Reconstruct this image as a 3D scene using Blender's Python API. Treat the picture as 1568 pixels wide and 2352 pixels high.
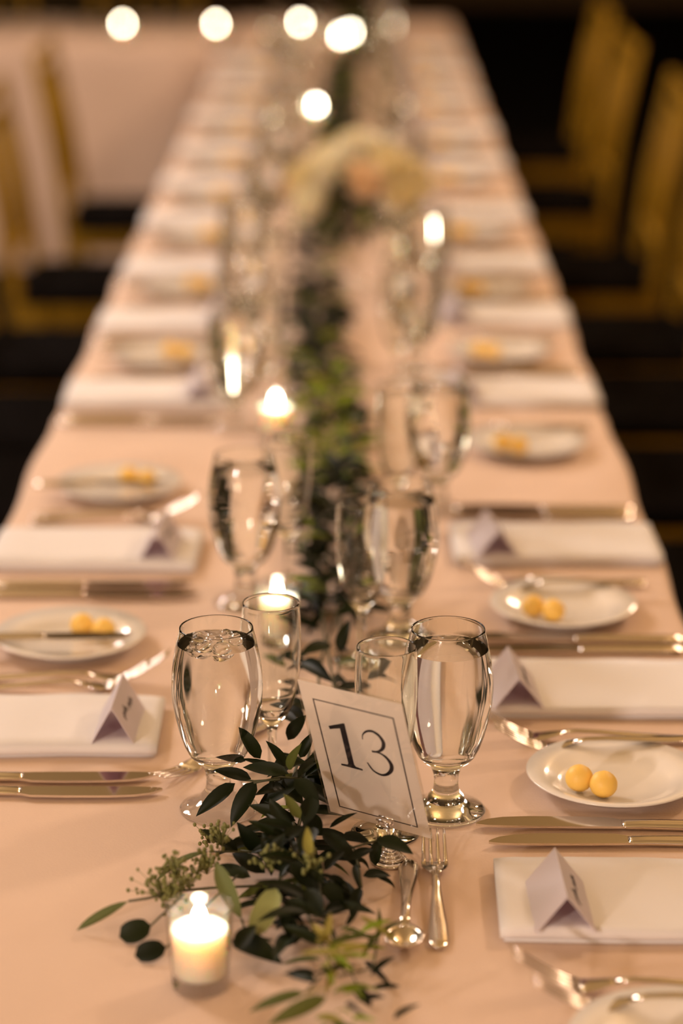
import bpy, math, random
from mathutils import Vector, Matrix, noise

# ---------------------------------------------------------------- camera, world, lights, exposure
scene = bpy.context.scene
col = scene.collection
for _o in list(bpy.data.objects):
    bpy.data.objects.remove(_o)
T = 0.75                                  # height of the table top
cam_d = bpy.data.cameras.new('camera')
cam_d.sensor_fit = 'VERTICAL'
cam_d.sensor_height = 36.0
cam_d.lens = 85.0
cam_d.clip_start = 0.05
cam_d.dof.use_dof = True
cam_d.dof.focus_distance = 2.03
cam_d.dof.aperture_fstop = 2.25
cam_d.dof.aperture_blades = 0
cam = bpy.data.objects.new('camera', cam_d)
col.objects.link(cam)
cam.location = (0.03, 0.0, T + 0.858)
cam.rotation_euler = (math.radians(90 - 17.1), 0, 0.0045)
scene.camera = cam

world = bpy.data.worlds.new('world')
scene.world = world
world.use_nodes = True
world.node_tree.nodes['Background'].inputs[0].default_value = (0.30, 0.18, 0.09, 1)
world.node_tree.nodes['Background'].inputs[1].default_value = 0.02

scene.view_settings.view_transform = 'Standard'
scene.view_settings.look = 'None'
scene.view_settings.gamma = 1.0
scene.view_settings.use_curve_mapping = False
scene.view_settings.exposure = -0.06
scene.cycles.use_denoising = True
scene.cycles.max_bounces = 16
scene.cycles.transmission_bounces = 14
scene.cycles.transparent_max_bounces = 16
scene.cycles.diffuse_bounces = 3
scene.cycles.glossy_bounces = 4
scene.cycles.sample_clamp_indirect = 30.0
scene.cycles.blur_glossy = 0.5

KEY = dict(loc=(-2.7, 4.6, 3.05), aim=(0.0, 2.6, T), size=1.0, power=68, color=(1.0, 0.88, 0.82))
LAMPS = [(-2.0, y, 2.75, p, (1.0, 0.80, 0.70)) for y, p in ((0.2, 20), (3.4, 50), (6.8, 100))]
LAMPS += [(2.0, y, 2.75, p, (1.0, 0.71, 0.49)) for y, p in ((0.2, 12), (3.4, 90), (6.8, 96))]
LAMPS += [(-2.4, -2.2, 1.75, 380, (1.0, 0.80, 0.69)), (1.8, -2.2, 2.5, 60, (1.0, 0.74, 0.55))]  # added fill lamps behind the camera, brightening the number card and upright faces


def area(name, loc, aim, size, power, color):
    d = bpy.data.lights.new(name, 'AREA')
    d.shape = 'DISK'
    d.size = size
    d.energy = power
    d.color = color
    o = bpy.data.objects.new(name, d)
    col.objects.link(o)
    o.location = loc
    o.rotation_euler = (Vector(aim) - Vector(loc)).to_track_quat('-Z', 'Y').to_euler()
    return o


def point(name, loc, power, color, radius):
    d = bpy.data.lights.new(name, 'POINT')
    d.energy = power
    d.color = color
    d.shadow_soft_size = radius
    o = bpy.data.objects.new(name, d)
    col.objects.link(o)
    o.location = loc
    return o


area('ceiling_spotlight', KEY['loc'], KEY['aim'], KEY['size'], KEY['power'], KEY['color'])
for lx, ly, lz, lp, lc in LAMPS:
    point('pendant_and_fill_light', (lx, ly, lz), lp, lc, 0.14)


# ---------------------------------------------------------------- materials
def mat(name, base=(.8, .8, .8), rough=.5, metal=0., spec=.5, **kw):
    m = bpy.data.materials.new(name)
    m.use_nodes = True
    nt = m.node_tree
    b = nt.nodes['Principled BSDF']
    b.inputs['Base Color'].default_value = (*base, 1)
    b.inputs['Roughness'].default_value = rough
    b.inputs['Metallic'].default_value = metal
    b.inputs['Specular IOR Level'].default_value = spec
    for k, v in kw.items():
        key = k.replace('_', ' ')
        b.inputs[key].default_value = v
    return m


def add_noise_color(m, c1, c2, scale, detail=4, coord='Object', stretch=None):
    nt = m.node_tree
    b = nt.nodes['Principled BSDF']
    tc = nt.nodes.new('ShaderNodeTexCoord')
    nz = nt.nodes.new('ShaderNodeTexNoise')
    nz.inputs['Scale'].default_value = scale
    nz.inputs['Detail'].default_value = detail
    if stretch:
        mp = nt.nodes.new('ShaderNodeMapping')
        mp.inputs['Scale'].default_value = stretch
        nt.links.new(tc.outputs[coord], mp.inputs[0])
        nt.links.new(mp.outputs[0], nz.inputs['Vector'])
    else:
        nt.links.new(tc.outputs[coord], nz.inputs['Vector'])
    rp = nt.nodes.new('ShaderNodeValToRGB')
    rp.color_ramp.elements[0].position = .3
    rp.color_ramp.elements[1].position = .7
    rp.color_ramp.elements[0].color = (*c1, 1)
    rp.color_ramp.elements[1].color = (*c2, 1)
    nt.links.new(nz.outputs['Fac'], rp.inputs[0])
    nt.links.new(rp.outputs[0], b.inputs['Base Color'])


def add_bump(m, scale, dist, strength=.4, detail=3):
    nt = m.node_tree
    b = nt.nodes['Principled BSDF']
    tc = nt.nodes.new('ShaderNodeTexCoord')
    nz = nt.nodes.new('ShaderNodeTexNoise')
    nz.inputs['Scale'].default_value = scale
    nz.inputs['Detail'].default_value = detail
    bp = nt.nodes.new('ShaderNodeBump')
    bp.inputs['Strength'].default_value = strength
    bp.inputs['Distance'].default_value = dist
    nt.links.new(tc.outputs['Object'], nz.inputs['Vector'])
    nt.links.new(nz.outputs['Fac'], bp.inputs['Height'])
    nt.links.new(bp.outputs[0], b.inputs['Normal'])


def glass_mat(name, ior, color=(1, 1, 1)):
    m = bpy.data.materials.new(name)
    m.use_nodes = True
    nt = m.node_tree
    nt.nodes.remove(nt.nodes['Principled BSDF'])
    g = nt.nodes.new('ShaderNodeBsdfGlass')
    g.inputs['IOR'].default_value = ior
    g.inputs['Roughness'].default_value = 0.0
    g.inputs['Color'].default_value = (*color, 1)
    nt.links.new(g.outputs[0], nt.nodes['Material Output'].inputs[0])
    return m


def thin_mat(name, tint=(.97, .97, .95), rough=.02):
    """thin clear walls: light passes straight through, mirror sheen by Fresnel"""
    m = bpy.data.materials.new(name)
    m.use_nodes = True
    nt = m.node_tree
    nt.nodes.remove(nt.nodes['Principled BSDF'])
    tr = nt.nodes.new('ShaderNodeBsdfTransparent')
    tr.inputs[0].default_value = (*tint, 1)
    gl = nt.nodes.new('ShaderNodeBsdfGlossy')
    gl.inputs['Roughness'].default_value = rough
    lw = nt.nodes.new('ShaderNodeLayerWeight')
    lw.inputs[0].default_value = .5
    pw = nt.nodes.new('ShaderNodeMath')
    pw.operation = 'POWER'
    pw.inputs[1].default_value = 2.6
    fr = nt.nodes.new('ShaderNodeMath')
    fr.operation = 'MULTIPLY_ADD'
    fr.inputs[1].default_value = .85
    fr.inputs[2].default_value = .035
    mx = nt.nodes.new('ShaderNodeMixShader')
    nt.links.new(lw.outputs['Facing'], pw.inputs[0])
    nt.links.new(pw.outputs[0], fr.inputs[0])
    nt.links.new(fr.outputs[0], mx.inputs[0])
    nt.links.new(tr.outputs[0], mx.inputs[1])
    nt.links.new(gl.outputs[0], mx.inputs[2])
    nt.links.new(mx.outputs[0], nt.nodes['Material Output'].inputs[0])
    return m


def leaf_mat(name, c1, c2, rough=.48, trans=.18):
    m = mat(name, c1, rough, spec=.22)
    nt = m.node_tree
    b = nt.nodes['Principled BSDF']
    oi = nt.nodes.new('ShaderNodeObjectInfo')
    mx = nt.nodes.new('ShaderNodeMix')
    mx.data_type = 'RGBA'
    mx.inputs[6].default_value = (*c1, 1)
    mx.inputs[7].default_value = (*c2, 1)
    nt.links.new(oi.outputs['Random'], mx.inputs[0])
    nt.links.new(mx.outputs[2], b.inputs['Base Color'])
    tl = nt.nodes.new('ShaderNodeBsdfTranslucent')
    nt.links.new(mx.outputs[2], tl.inputs[0])
    ms = nt.nodes.new('ShaderNodeMixShader')
    ms.inputs[0].default_value = trans
    nt.links.new(b.outputs[0], ms.inputs[1])
    nt.links.new(tl.outputs[0], ms.inputs[2])
    nt.links.new(ms.outputs[0], nt.nodes['Material Output'].inputs[0])
    return m


M = {}
M['cloth'] = mat('blush_linen', (.71, .54, .435), .92, spec=.15)
add_noise_color(M['cloth'], (.695, .525, .42), (.725, .555, .45), 6)
add_bump(M['cloth'], 420, .0006, .35)
M['napkin'] = mat('white_cotton', (.79, .765, .770), .95, spec=.1)
add_bump(M['napkin'], 600, .0006, .4)
M['china'] = mat('white_china', (.82, .77, .71), .18, Coat_Weight=.5, Coat_Roughness=.08)
M['butter'] = mat('butter', (.93, .60, .13), .5, Subsurface_Weight=.25, Subsurface_Radius=(.01, .006, .002))
M['silver'] = mat('polished_steel', (.74, .68, .60), .11, 1.0)
M['chrome'] = mat('bright_chrome', (.80, .77, .74), .06, 1.0)
M['glass'] = glass_mat('clear_glass', 1.48, (.985, .99, .975))
M['water'] = glass_mat('water', 1.33)
M['waterwall'] = glass_mat('water_against_glass', 1.33 / 1.48)
M['ice'] = glass_mat('ice', 1.31)
M['thin'] = thin_mat('thin_clear_glass')
M['plastic'] = thin_mat('laminate_film', (.97, .97, .95), .06)
M['wax'] = mat('ivory_wax', (.95, .88, .76), .45, Subsurface_Weight=1.0, Subsurface_Radius=(.018, .012, .008))
M['wax'].node_tree.nodes['Principled BSDF'].inputs['Subsurface Scale'].default_value = 1.0
M['wick'] = mat('charred_wick', (.02, .015, .01), .9)
M['flame'] = bpy.data.materials.new('flame')
M['flame'].use_nodes = True
_nt = M['flame'].node_tree
_nt.nodes.remove(_nt.nodes['Principled BSDF'])
_e = _nt.nodes.new('ShaderNodeEmission')
_e.inputs[0].default_value = (1.0, .84, .62, 1)
_e.inputs[1].default_value = 95
_nt.links.new(_e.outputs[0], _nt.nodes['Material Output'].inputs[0])
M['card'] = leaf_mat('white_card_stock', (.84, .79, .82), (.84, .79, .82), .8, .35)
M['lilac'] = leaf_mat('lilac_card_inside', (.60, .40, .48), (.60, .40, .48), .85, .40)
M['ink'] = mat('black_ink', (.012, .008, .012), .6)
M['signpaper'] = leaf_mat('white_sign_paper', (.94, .88, .84), (.94, .88, .84), .75, .62)
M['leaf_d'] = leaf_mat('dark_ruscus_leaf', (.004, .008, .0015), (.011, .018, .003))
M['leaf_o'] = leaf_mat('olive_leaf', (.085, .105, .022), (.12, .13, .03))
M['leaf_s'] = leaf_mat('sage_eucalyptus_leaf', (.115, .14, .050), (.15, .17, .06), .6)
M['leaf_S'] = leaf_mat('pale_eucalyptus_leaf', (.28, .29, .11), (.30, .31, .12), .6)
M['leaf_y'] = leaf_mat('yellow_green_leaf', (.26, .24, .05), (.34, .28, .07))
M['leaf_l'] = leaf_mat('lime_candlelit_leaf', (.18, .25, .012), (.26, .32, .02))  # bright tone, also paints candlelight into the garland leaves
M['stem'] = mat('green_stem', (.06, .06, .02), .6)
M['seed'] = mat('eucalyptus_seed', (.17, .17, .045), .6)
M['rose'] = mat('cream_rose', (.92, .78, .44), .7, spec=.2, Subsurface_Weight=.2, Subsurface_Radius=(.01, .006, .003))
M['rose2'] = mat('ivory_rose', (.93, .85, .62), .7, spec=.2, Subsurface_Weight=.2, Subsurface_Radius=(.01, .006, .003))
M['rose3'] = mat('peach_rose', (.92, .68, .42), .7, spec=.2, Subsurface_Weight=.2, Subsurface_Radius=(.01, .006, .003))
M['gold'] = mat('gold_painted_wood', (.27, .15, .006), .55, 0., .18)
add_noise_color(M['gold'], (.25, .135, .004), (.29, .165, .007), 9, stretch=(1, 1, .2))
M['cushion'] = mat('black_cushion_fabric', (.006, .005, .005), .95, spec=.03)
M['shawl'] = mat('pale_lilac_shawl', (.42, .33, .32), .9, spec=.1)
M['carpet'] = mat('dark_carpet', (.006, .005, .004), .98, spec=.05)
add_noise_color(M['carpet'], (.004, .0035, .003), (.009, .007, .005), 5)
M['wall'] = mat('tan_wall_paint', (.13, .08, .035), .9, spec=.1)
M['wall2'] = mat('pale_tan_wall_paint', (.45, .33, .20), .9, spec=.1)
M['ceil'] = mat('warm_ceiling_paint', (.80, .60, .30), .95, spec=.1)
M['woodtop'] = mat('plywood', (.35, .22, .1), .6)
M['tableleg'] = mat('grey_steel_leg', (.3, .3, .3), .4, .8)


# ---------------------------------------------------------------- mesh helpers
class MB:
    """collects vertices and faces for one mesh"""
    def __init__(s):
        s.v, s.f, s.m = [], [], []

    def add(s, verts, faces, mi=0):
        o = len(s.v)
        s.v += [tuple(p) for p in verts]
        s.f += [tuple(i + o for i in f) for f in faces]
        s.m += [mi] * len(faces)
        return s

    def box(s, x0, x1, y0, y1, z0, z1, mi=0):
        return s.add([(x, y, z) for z in (z0, z1) for y in (y0, y1) for x in (x0, x1)],
                     [(0, 2, 3, 1), (4, 5, 7, 6), (0, 1, 5, 4), (2, 6, 7, 3), (0, 4, 6, 2), (1, 3, 7, 5)], mi)

    def lathe(s, prof, n=32, c=(0, 0, 0), mi=0):
        """profile of (r, z); r = 0 closes on the axis"""
        vs, rings = [], []
        for r, z in prof:
            if r < 1e-7:
                rings.append([len(vs)])
                vs.append((c[0], c[1], c[2] + z))
            else:
                rings.append(list(range(len(vs), len(vs) + n)))
                vs += [(c[0] + r * math.cos(2 * math.pi * k / n), c[1] + r * math.sin(2 * math.pi * k / n), c[2] + z) for k in range(n)]
        fs = []
        for a, b in zip(rings, rings[1:]):
            for k in range(n):
                k2 = (k + 1) % n
                if len(a) == 1 and len(b) == 1:
                    continue
                if len(a) == 1:
                    fs.append((a[0], b[k2], b[k]))
                elif len(b) == 1:
                    fs.append((a[k], a[k2], b[0]))
                else:
                    fs.append((a[k], a[k2], b[k2], b[k]))
        return s.add(vs, fs, mi)

    def loft(s, st, n=10, mi=0, cap=True):
        """stations (centre, side half vector, up half vector), elliptical rings"""
        vs, fs = [], []
        for c, a, b in st:
            c, a, b = Vector(c), Vector(a), Vector(b)
            for k in range(n):
                t = 2 * math.pi * k / n
                vs.append(c + a * math.cos(t) + b * math.sin(t))
        for i in range(len(st) - 1):
            for k in range(n):
                k2 = (k + 1) % n
                fs.append((i * n + k, i * n + k2, (i + 1) * n + k2, (i + 1) * n + k))
        if cap:
            fs.append(tuple(range(n))[::-1])
            fs.append(tuple(range((len(st) - 1) * n, len(st) * n)))
        return s.add(vs, fs, mi)

    def tube(s, pts, r, n=6, mi=0):
        pts = [Vector(p) for p in pts]
        rs = r if isinstance(r, (list, tuple)) else [r] * len(pts)
        st = []
        for i, p in enumerate(pts):
            d = (pts[min(i + 1, len(pts) - 1)] - pts[max(i - 1, 0)]).normalized()
            ref = Vector((0, 0, 1)) if abs(d.z) < .9 else Vector((1, 0, 0))
            a = d.cross(ref).normalized()
            b = a.cross(d).normalized()
            st.append((p, a * rs[i], -b * rs[i]))
        return s.loft(st, n, mi)

    def sphere(s, c, r, nu=10, nv=6, mi=0, sc=(1, 1, 1)):
        vs, fs = [], []
        vs.append((c[0], c[1], c[2] - r * sc[2]))
        for j in range(1, nv):
            ph = -math.pi / 2 + math.pi * j / nv
            for k in range(nu):
                t = 2 * math.pi * k / nu
                vs.append((c[0] + r * sc[0] * math.cos(ph) * math.cos(t), c[1] + r * sc[1] * math.cos(ph) * math.sin(t), c[2] + r * sc[2] * math.sin(ph)))
        vs.append((c[0], c[1], c[2] + r * sc[2]))
        for k in range(nu):
            fs.append((0, 1 + (k + 1) % nu, 1 + k))
            fs.append((len(vs) - 1, 1 + (nv - 2) * nu + k, 1 + (nv - 2) * nu + (k + 1) % nu))
        for j in range(nv - 2):
            for k in range(nu):
                k2 = (k + 1) % nu
                fs.append((1 + j * nu + k, 1 + j * nu + k2, 1 + (j + 1) * nu + k2, 1 + (j + 1) * nu + k))
        return s.add(vs, fs, mi)

    def grid(s, fn, nu, nv, mi=0):
        vs = [fn(i / nu, j / nv) for i in range(nu + 1) for j in range(nv + 1)]
        fs = [(i * (nv + 1) + j, (i + 1) * (nv + 1) + j, (i + 1) * (nv + 1) + j + 1, i * (nv + 1) + j + 1) for i in range(nu) for j in range(nv)]
        return s.add(vs, fs, mi)

    def mesh(s, name, mats, smooth=True):
        me = bpy.data.meshes.new(name)
        me.from_pydata(s.v, [], s.f)
        for m in (mats if isinstance(mats, (list, tuple)) else [mats]):
            me.materials.append(m)
        if any(s.m):
            me.polygons.foreach_set('material_index', s.m)
        if smooth:
            me.polygons.foreach_set('use_smooth', [True] * len(me.polygons))
        me.update()
        return me


def obj(name, me, parent=None, mtx=None, **props):
    o = bpy.data.objects.new(name, me)
    col.objects.link(o)
    if parent:
        o.parent = parent
    if mtx is not None:
        o.matrix_local = mtx
    for k, v in props.items():
        if v:
            o[k] = v
    return o


def place(x, y, z=T, rz=0., sc=1., rx=0., ry=0.):
    return Matrix.Translation((x, y, z)) @ Matrix.Rotation(rz, 4, 'Z') @ Matrix.Rotation(ry, 4, 'Y') @ Matrix.Rotation(rx, 4, 'X') @ Matrix.Diagonal((sc, sc, sc, 1))


def thing(name, parts, mtx, label, category, group=None):
    """parts: list of (part name, mesh[, local matrix[, sub-parts]]); a single tuple with name None is the thing itself"""
    if len(parts) == 1 and parts[0][0] is None:
        return obj(name, parts[0][1], None, mtx, label=label, category=category, group=group)
    root = obj(name, None, None, mtx, label=label, category=category, group=group)
    root.empty_display_size = .05
    for p in parts:
        o = obj(p[0], p[1], root, p[2] if len(p) > 2 else None)
        for q in (p[3] if len(p) > 3 else []):
            obj(q[0], q[1], o, q[2] if len(q) > 2 else None)
    return root


def struct(name, me, **kw):
    return obj(name, me, None, None, kind='structure', **kw)

# ---------------------------------------------------------------- the room
struct('floor', MB().box(-9, 9, -5, 17.6, -.06, 0).mesh('floor', M['carpet'], False), label='dark carpet floor of the dim function room')
struct('ceiling', MB().box(-9, 9, -5, 17.6, 3.6, 3.7).mesh('ceiling', M['ceil'], False), label='warm tan ceiling of the room')
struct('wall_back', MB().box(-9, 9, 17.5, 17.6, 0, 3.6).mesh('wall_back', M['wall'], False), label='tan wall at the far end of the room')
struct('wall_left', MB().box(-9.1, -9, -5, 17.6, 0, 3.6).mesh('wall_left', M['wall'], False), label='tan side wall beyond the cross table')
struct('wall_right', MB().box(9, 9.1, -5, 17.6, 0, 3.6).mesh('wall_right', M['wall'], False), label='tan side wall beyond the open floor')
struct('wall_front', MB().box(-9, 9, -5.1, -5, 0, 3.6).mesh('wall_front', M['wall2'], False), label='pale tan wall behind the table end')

# ---------------------------------------------------------------- tables and cloths
HW = .385          # half width of the clothed long table


def table_parts(L, W):
    parts = [('tabletop', MB().box(0, L, -W / 2, W / 2, T - .032, T - .004).mesh('tabletop', M['woodtop'], False))]
    leg = MB().tube([(0, 0, 0), (0, 0, T - .032)], .014, 8).mesh('leg', M['tableleg'])
    for x in (.15, L - .15):
        for y in (-W / 2 + .1, W / 2 - .1):
            parts.append(('leg', leg, Matrix.Translation((x, y, 0))))
    return parts


def long_cloth(y0, y1, seed, lift_end=False, near_drop=False):
    rnd = random.Random(seed)
    ph = rnd.random() * 6
    sec = []                                         # right half of the section from the middle outwards
    for k in range(9):
        sec.append((HW - .012) * k / 8)
    prof = [(x, 0., 0.) for x in sec]
    for a in (30, 60, 90):
        prof.append((HW - .012 + .012 * math.sin(math.radians(a)), -.012 + .012 * math.cos(math.radians(a)), 0.))
    for k in range(1, 7):
        prof.append((HW + .002 * k, -.012 - .21 * k / 6, k / 6))
    full = [(-x, z, f) for x, z, f in prof[:0:-1]] + prof
    ny = max(2, int((y1 - y0) / .025))
    mb = MB()

    def fn(u, v):
        y = y0 + (y1 - y0) * u
        x, z, f = full[int(round(v * (len(full) - 1)))]
        s = 1 if x > 0 else -1
        w = math.sin(y * 31 + ph) * .010 + math.sin(y * 13 + ph * 2) * .008
        x += s * w * f
        x += s * .003 * math.sin(y * 17 + ph) * (abs(x) / HW) ** 6
        zz = T + z + .0007 * noise.noise(Vector((x * 5, y * 5, seed)))
        if lift_end and y > y1 - .05:
            zz += .0028
        return (x, y, zz)
    mb.grid(fn, ny, len(full) - 1)
    if near_drop:
        mb.grid(lambda u, v: (-HW + 2 * HW * u, y0 - .003 * v * 6 - .01 * v * math.sin(u * 40), T - .35 * v), 40, 6)
    me = mb.mesh('tablecloth', M['cloth'])
    return me


spans = [(.86, 3.21), (3.21, 5.06), (5.06, 6.91), (6.91, 8.78)]
names = ['nearest the 13 card', 'second from the 13 card', 'third from the 13 card', 'beside the cross table']
for i, (a, b) in enumerate(spans):
    thing('banquet_table', table_parts(b - a - .02, .75), Matrix.Translation((0, a + .01, 0)) @ Matrix.Rotation(math.pi / 2, 4, 'Z'),
          'folding table hidden under the blush cloth, ' + names[i], 'table', 'folding tables of the long row')
    a2 = a if i == 0 else a + .003
    b2 = b + .022 if i == 0 else b
    obj('tablecloth', long_cloth(a2 - (.02 if i == 0 else 0), b2, i + 1, i == 0, i == 0), None, None,
        label='blush pink tablecloth on the long table, length ' + names[i], category='tablecloth', group='blush cloths of the long table')

# cross table at the far end, joined on one side, floor-length skirt
HY0, HY1, HX0, HX1 = 7.99, 8.76, -4.2, -.405
thing('banquet_table', table_parts(HX1 - HX0 - .02, .74), Matrix.Translation((HX0 + .01, (HY0 + HY1) / 2, 0)),
      'folding table hidden under the floor-length pink skirt of the cross table', 'table')


def skirt_cloth():
    mb = MB()
    prof = []
    for k in range(9):
        prof.append((HY0 + .012 + (HY1 - HY0 - .012) * (1 - k / 8), T, 0.))
    for a in (30, 60, 90):
        prof.append((HY0 + .012 - .012 * math.sin(math.radians(a)), T - .012 + .012 * math.cos(math.radians(a)), 0.))
    for k in range(1, 11):
        prof.append((HY0, T - .012 - (T - .02) * k / 10, k / 10))
    n = len(prof) - 1

    def fn(u, v):
        x = HX0 + (HX1 - HX0) * u
        y, z, f = prof[int(round(v * n))]
        y -= f * (.012 + .014 * math.sin(x * 19) + .010 * math.sin(x * 8.3 + 1))
        return (x, y, z)
    mb.grid(fn, 150, n)
    mb.grid(lambda u, v: (HX0 + (HX1 - HX0) * u, HY1 + .01 * v * math.sin(u * 60), T - .4 * v), 60, 5)
    return mb.mesh('tablecloth', M['cloth'])


obj('tablecloth', skirt_cloth(), None, None, label='floor-length pink tablecloth on the cross table at the far end', category='tablecloth')


# ---------------------------------------------------------------- chairs
def chair_parts():
    g = M['gold']
    P = []
    mb = MB()

    def ring(z, hx, hy, r):
        pts = []
        for cx, cy, a0 in ((hx - r, hy - r, 0), (-hx + r, hy - r, 90), (-hx + r, -hy + r, 180), (hx - r, -hy + r, 270)):
            for k in range(5):
                t = math.radians(a0 + 90 * k / 4)
                pts.append((cx + r * math.cos(t), cy + r * math.sin(t), z))
        return pts
    lv = [(.445, .175, .18, .03), (.450, .188, .195, .035), (.470, .190, .198, .04), (.482, .175, .182, .04), (.487, .14, .15, .04)]
    vs, fs = [], []
    for l in lv:
        vs += ring(*l)
    n = 20
    for i in range(len(lv) - 1):
        for k in range(n):
            fs.append((i * n + k, i * n + (k + 1) % n, (i + 1) * n + (k + 1) % n, (i + 1) * n + k))
    fs.append(tuple(range(n))[::-1])
    fs.append(tuple(range((len(lv) - 1) * n, len(lv) * n)))
    P.append(('cushion', mb.add(vs, fs).mesh('cushion', M['cushion'])))
    sf = MB()
    sf.box(-.19, .19, -.20, .20, .405, .445)
    P.append(('seat_frame', sf.mesh('seat_frame', g, False)))
    leg = MB().tube([(.005, 0, 0), (0, 0, .2), (0, 0, .41)], [.011, .014, .016], 8).mesh('leg', g)
    for y in (-.18, .18):
        P.append(('leg', leg, Matrix.Translation((.172, y, 0))))
    post = MB().tube([(-.03, 0, 0), (-.005, 0, .25), (0, 0, .43), (-.03, 0, .68), (-.075, 0, .915)], [.011, .014, .016, .015, .012], 8).mesh('back_post', g)
    for y in (-.185, .185):
        P.append(('back_post', post, Matrix.Translation((-.175, y, 0))))

    def bx(z):                                      # back plane x at height z
        return -.175 + (0 if z < .43 else -.03 * (z - .43) / .25 if z < .68 else -.03 - .045 * (z - .68) / .235)
    rail = MB().tube([(0, -.19, 0), (0, 0, .006), (0, .19, 0)], .013, 8).mesh('back_rail', g)
    for z in (.895, .84, .56):
        P.append(('back_rail', rail, Matrix.Translation((bx(z), 0, z))))
    spd = MB().tube([(bx(.56), 0, .56), (bx(.68), 0, .68), (bx(.84), 0, .84)], .006, 6).mesh('spindle', g)
    for k in range(4):
        P.append(('spindle', spd, Matrix.Translation((0, -.1125 + .075 * k, 0))))
    st = MB().tube([(-.18, 0, 0), (.17, 0, 0)], .009, 6).mesh('stretcher', g)
    for y in (-.18, .18):
        for z in (.16, .26):
            P.append(('stretcher', st, Matrix.Translation((0, y, z))))
    st2 = MB().tube([(0, -.18, 0), (0, .18, 0)], .009, 6).mesh('stretcher', g)
    P.append(('stretcher', st2, Matrix.Translation((.17, 0, .21))))
    return P


CHAIR = chair_parts()
ORD = ['first', 'second', 'third', 'fourth', 'fifth', 'sixth', 'seventh', 'eighth', 'ninth', 'tenth', 'eleventh', 'twelfth', 'thirteenth']
SIDE = {1: 'open-floor side', -1: 'pink-skirt side'}
RIGHT = [1.728, 2.186, 2.642, 3.344, 3.852, 4.285, 4.807, 5.45, 5.965, 6.58, 7.15, 7.72]
LEFT = [2.09, 2.62, 3.336, 3.81, 4.245, 4.72, 5.18, 5.65, 6.22, 6.85, 7.40]
CHAIRS_R = [3.34, 3.88, 4.42, 4.96, 5.66, 6.66, 7.56]
CHAIRS_L = [3.34, 3.82, 4.26, 4.80, 5.54, 6.43]
for sgn, ys in ((1, CHAIRS_R), (-1, CHAIRS_L)):
    for i, y in enumerate(ys):
        thing('chiavari_chair', CHAIR, place(sgn * (.545 + .012 * math.sin(i * 2.3)), y, 0, (math.pi if sgn > 0 else 0) + .04 * math.sin(i * 3.1)),
              'gold spindle-back chair with black cushion, %s of its row on the %s' % (ORD[i], SIDE[sgn]), 'chair', 'gold chairs along the long table')
for i in range(5):
    thing('chiavari_chair', CHAIR, place(-.75 - .62 * i, 9.06, 0, -math.pi / 2 + .04 * math.sin(i * 2)),
          'gold chair behind the pink-skirted cross table, %s from the corner' % ORD[i], 'chair', 'gold chairs behind the cross table')


# ---------------------------------------------------------------- tableware
def fork_parts(L=.205, hw=.0078, head=.0112, tip=.033, joined=False):
    k = L / .205
    h = MB()
    st = []
    for x, w, z, t in ((0, .25, .0030, .0010), (.003, .72, .0030, .0016), (.012, 1., .0032, .0018), (.035, .96, .0042, .0018), (.065, .70, .0066, .0019), (.095, .46, .0092, .0019), (.115, .40, .0100, .0018), (.130, .46, .0085, .0016)):
        st.append(((x * k, 0, z), (0, w * hw, 0), (0, 0, t)))
    h.loft(st, 12)
    m = h if joined else MB()
    pts = [(.126, .42 * hw / head, .0090), (.134, .55, .0074), (.142, .82, .0056), (.149, .97, .0046), (.157, 1., .0042)]
    m.loft([((x * k, 0, z), (0, w * head, 0), (0, 0, .0011)) for x, w, z in pts], 14)
    for off in (-.80, -.27, .27, .80):
        s = []
        for j in range(7):
            u = j / 6
            x = .154 + .051 * u
            z = .0042 + (tip - .0042) * u ** 1.35
            s.append(((x * k, off * head * (1 - .05 * u), z), (0, head * (.185 - .10 * u), 0), (0, 0, .0010 - .0004 * u)))
        m.loft(s, 6)
    if joined:
        return [(None, h.mesh('fork', M['silver']))]
    return [('handle', h.mesh('fork_handle', M['silver'])), ('tines', m.mesh('fork_tines', M['silver']))]


def knife_parts(L=.235, joined=False):
    k = L / .235
    h = MB()
    st = [((x * k, 0, z), (0, w, 0), (0, 0, t)) for x, w, z, t in ((0, .003, .0045, .0016), (.003, .0078, .0045, .0032), (.02, .0088, .0046, .0038), (.06, .0078, .0048, .0040), (.095, .0068, .0050, .0038), (.108, .0074, .0050, .0034), (.112, .0070, .0050, .0022))]
    h.loft(st, 12)
    b = h if joined else MB()
    out = ((.106, -.0066, .0066), (.112, -.0072, .0070), (.121, -.0112, .0074), (.15, -.0122, .0078), (.19, -.0120, .0078), (.212, -.0098, .0076), (.225, -.0056, .0070), (.232, -.0006, .0056), (.235, .0028, .0042))
    vs, fs, n = [], [], len(out)
    for z in (.0062, .0042):
        for x, lo, hi in out:
            vs += [(x * k, lo, z), (x * k, hi, z)]
    for i in range(n - 1):
        a, c = 2 * i, 2 * (i + n)
        fs += [(a, a + 2, a + 3, a + 1), (c, c + 1, c + 3, c + 2), (a, c, c + 2, a + 2), (a + 1, a + 3, c + 3, c + 1)]
    fs += [(0, 1, 2 * n + 1, 2 * n), (2 * n - 2, 4 * n - 2, 4 * n - 1, 2 * n - 1)]
    b.add(vs, fs)
    if joined:
        return [(None, h.mesh('knife', M['silver']))]
    return [('handle', h.mesh('knife_handle', M['silver'])), ('blade', b.mesh('knife_blade', M['silver'], False))]


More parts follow.
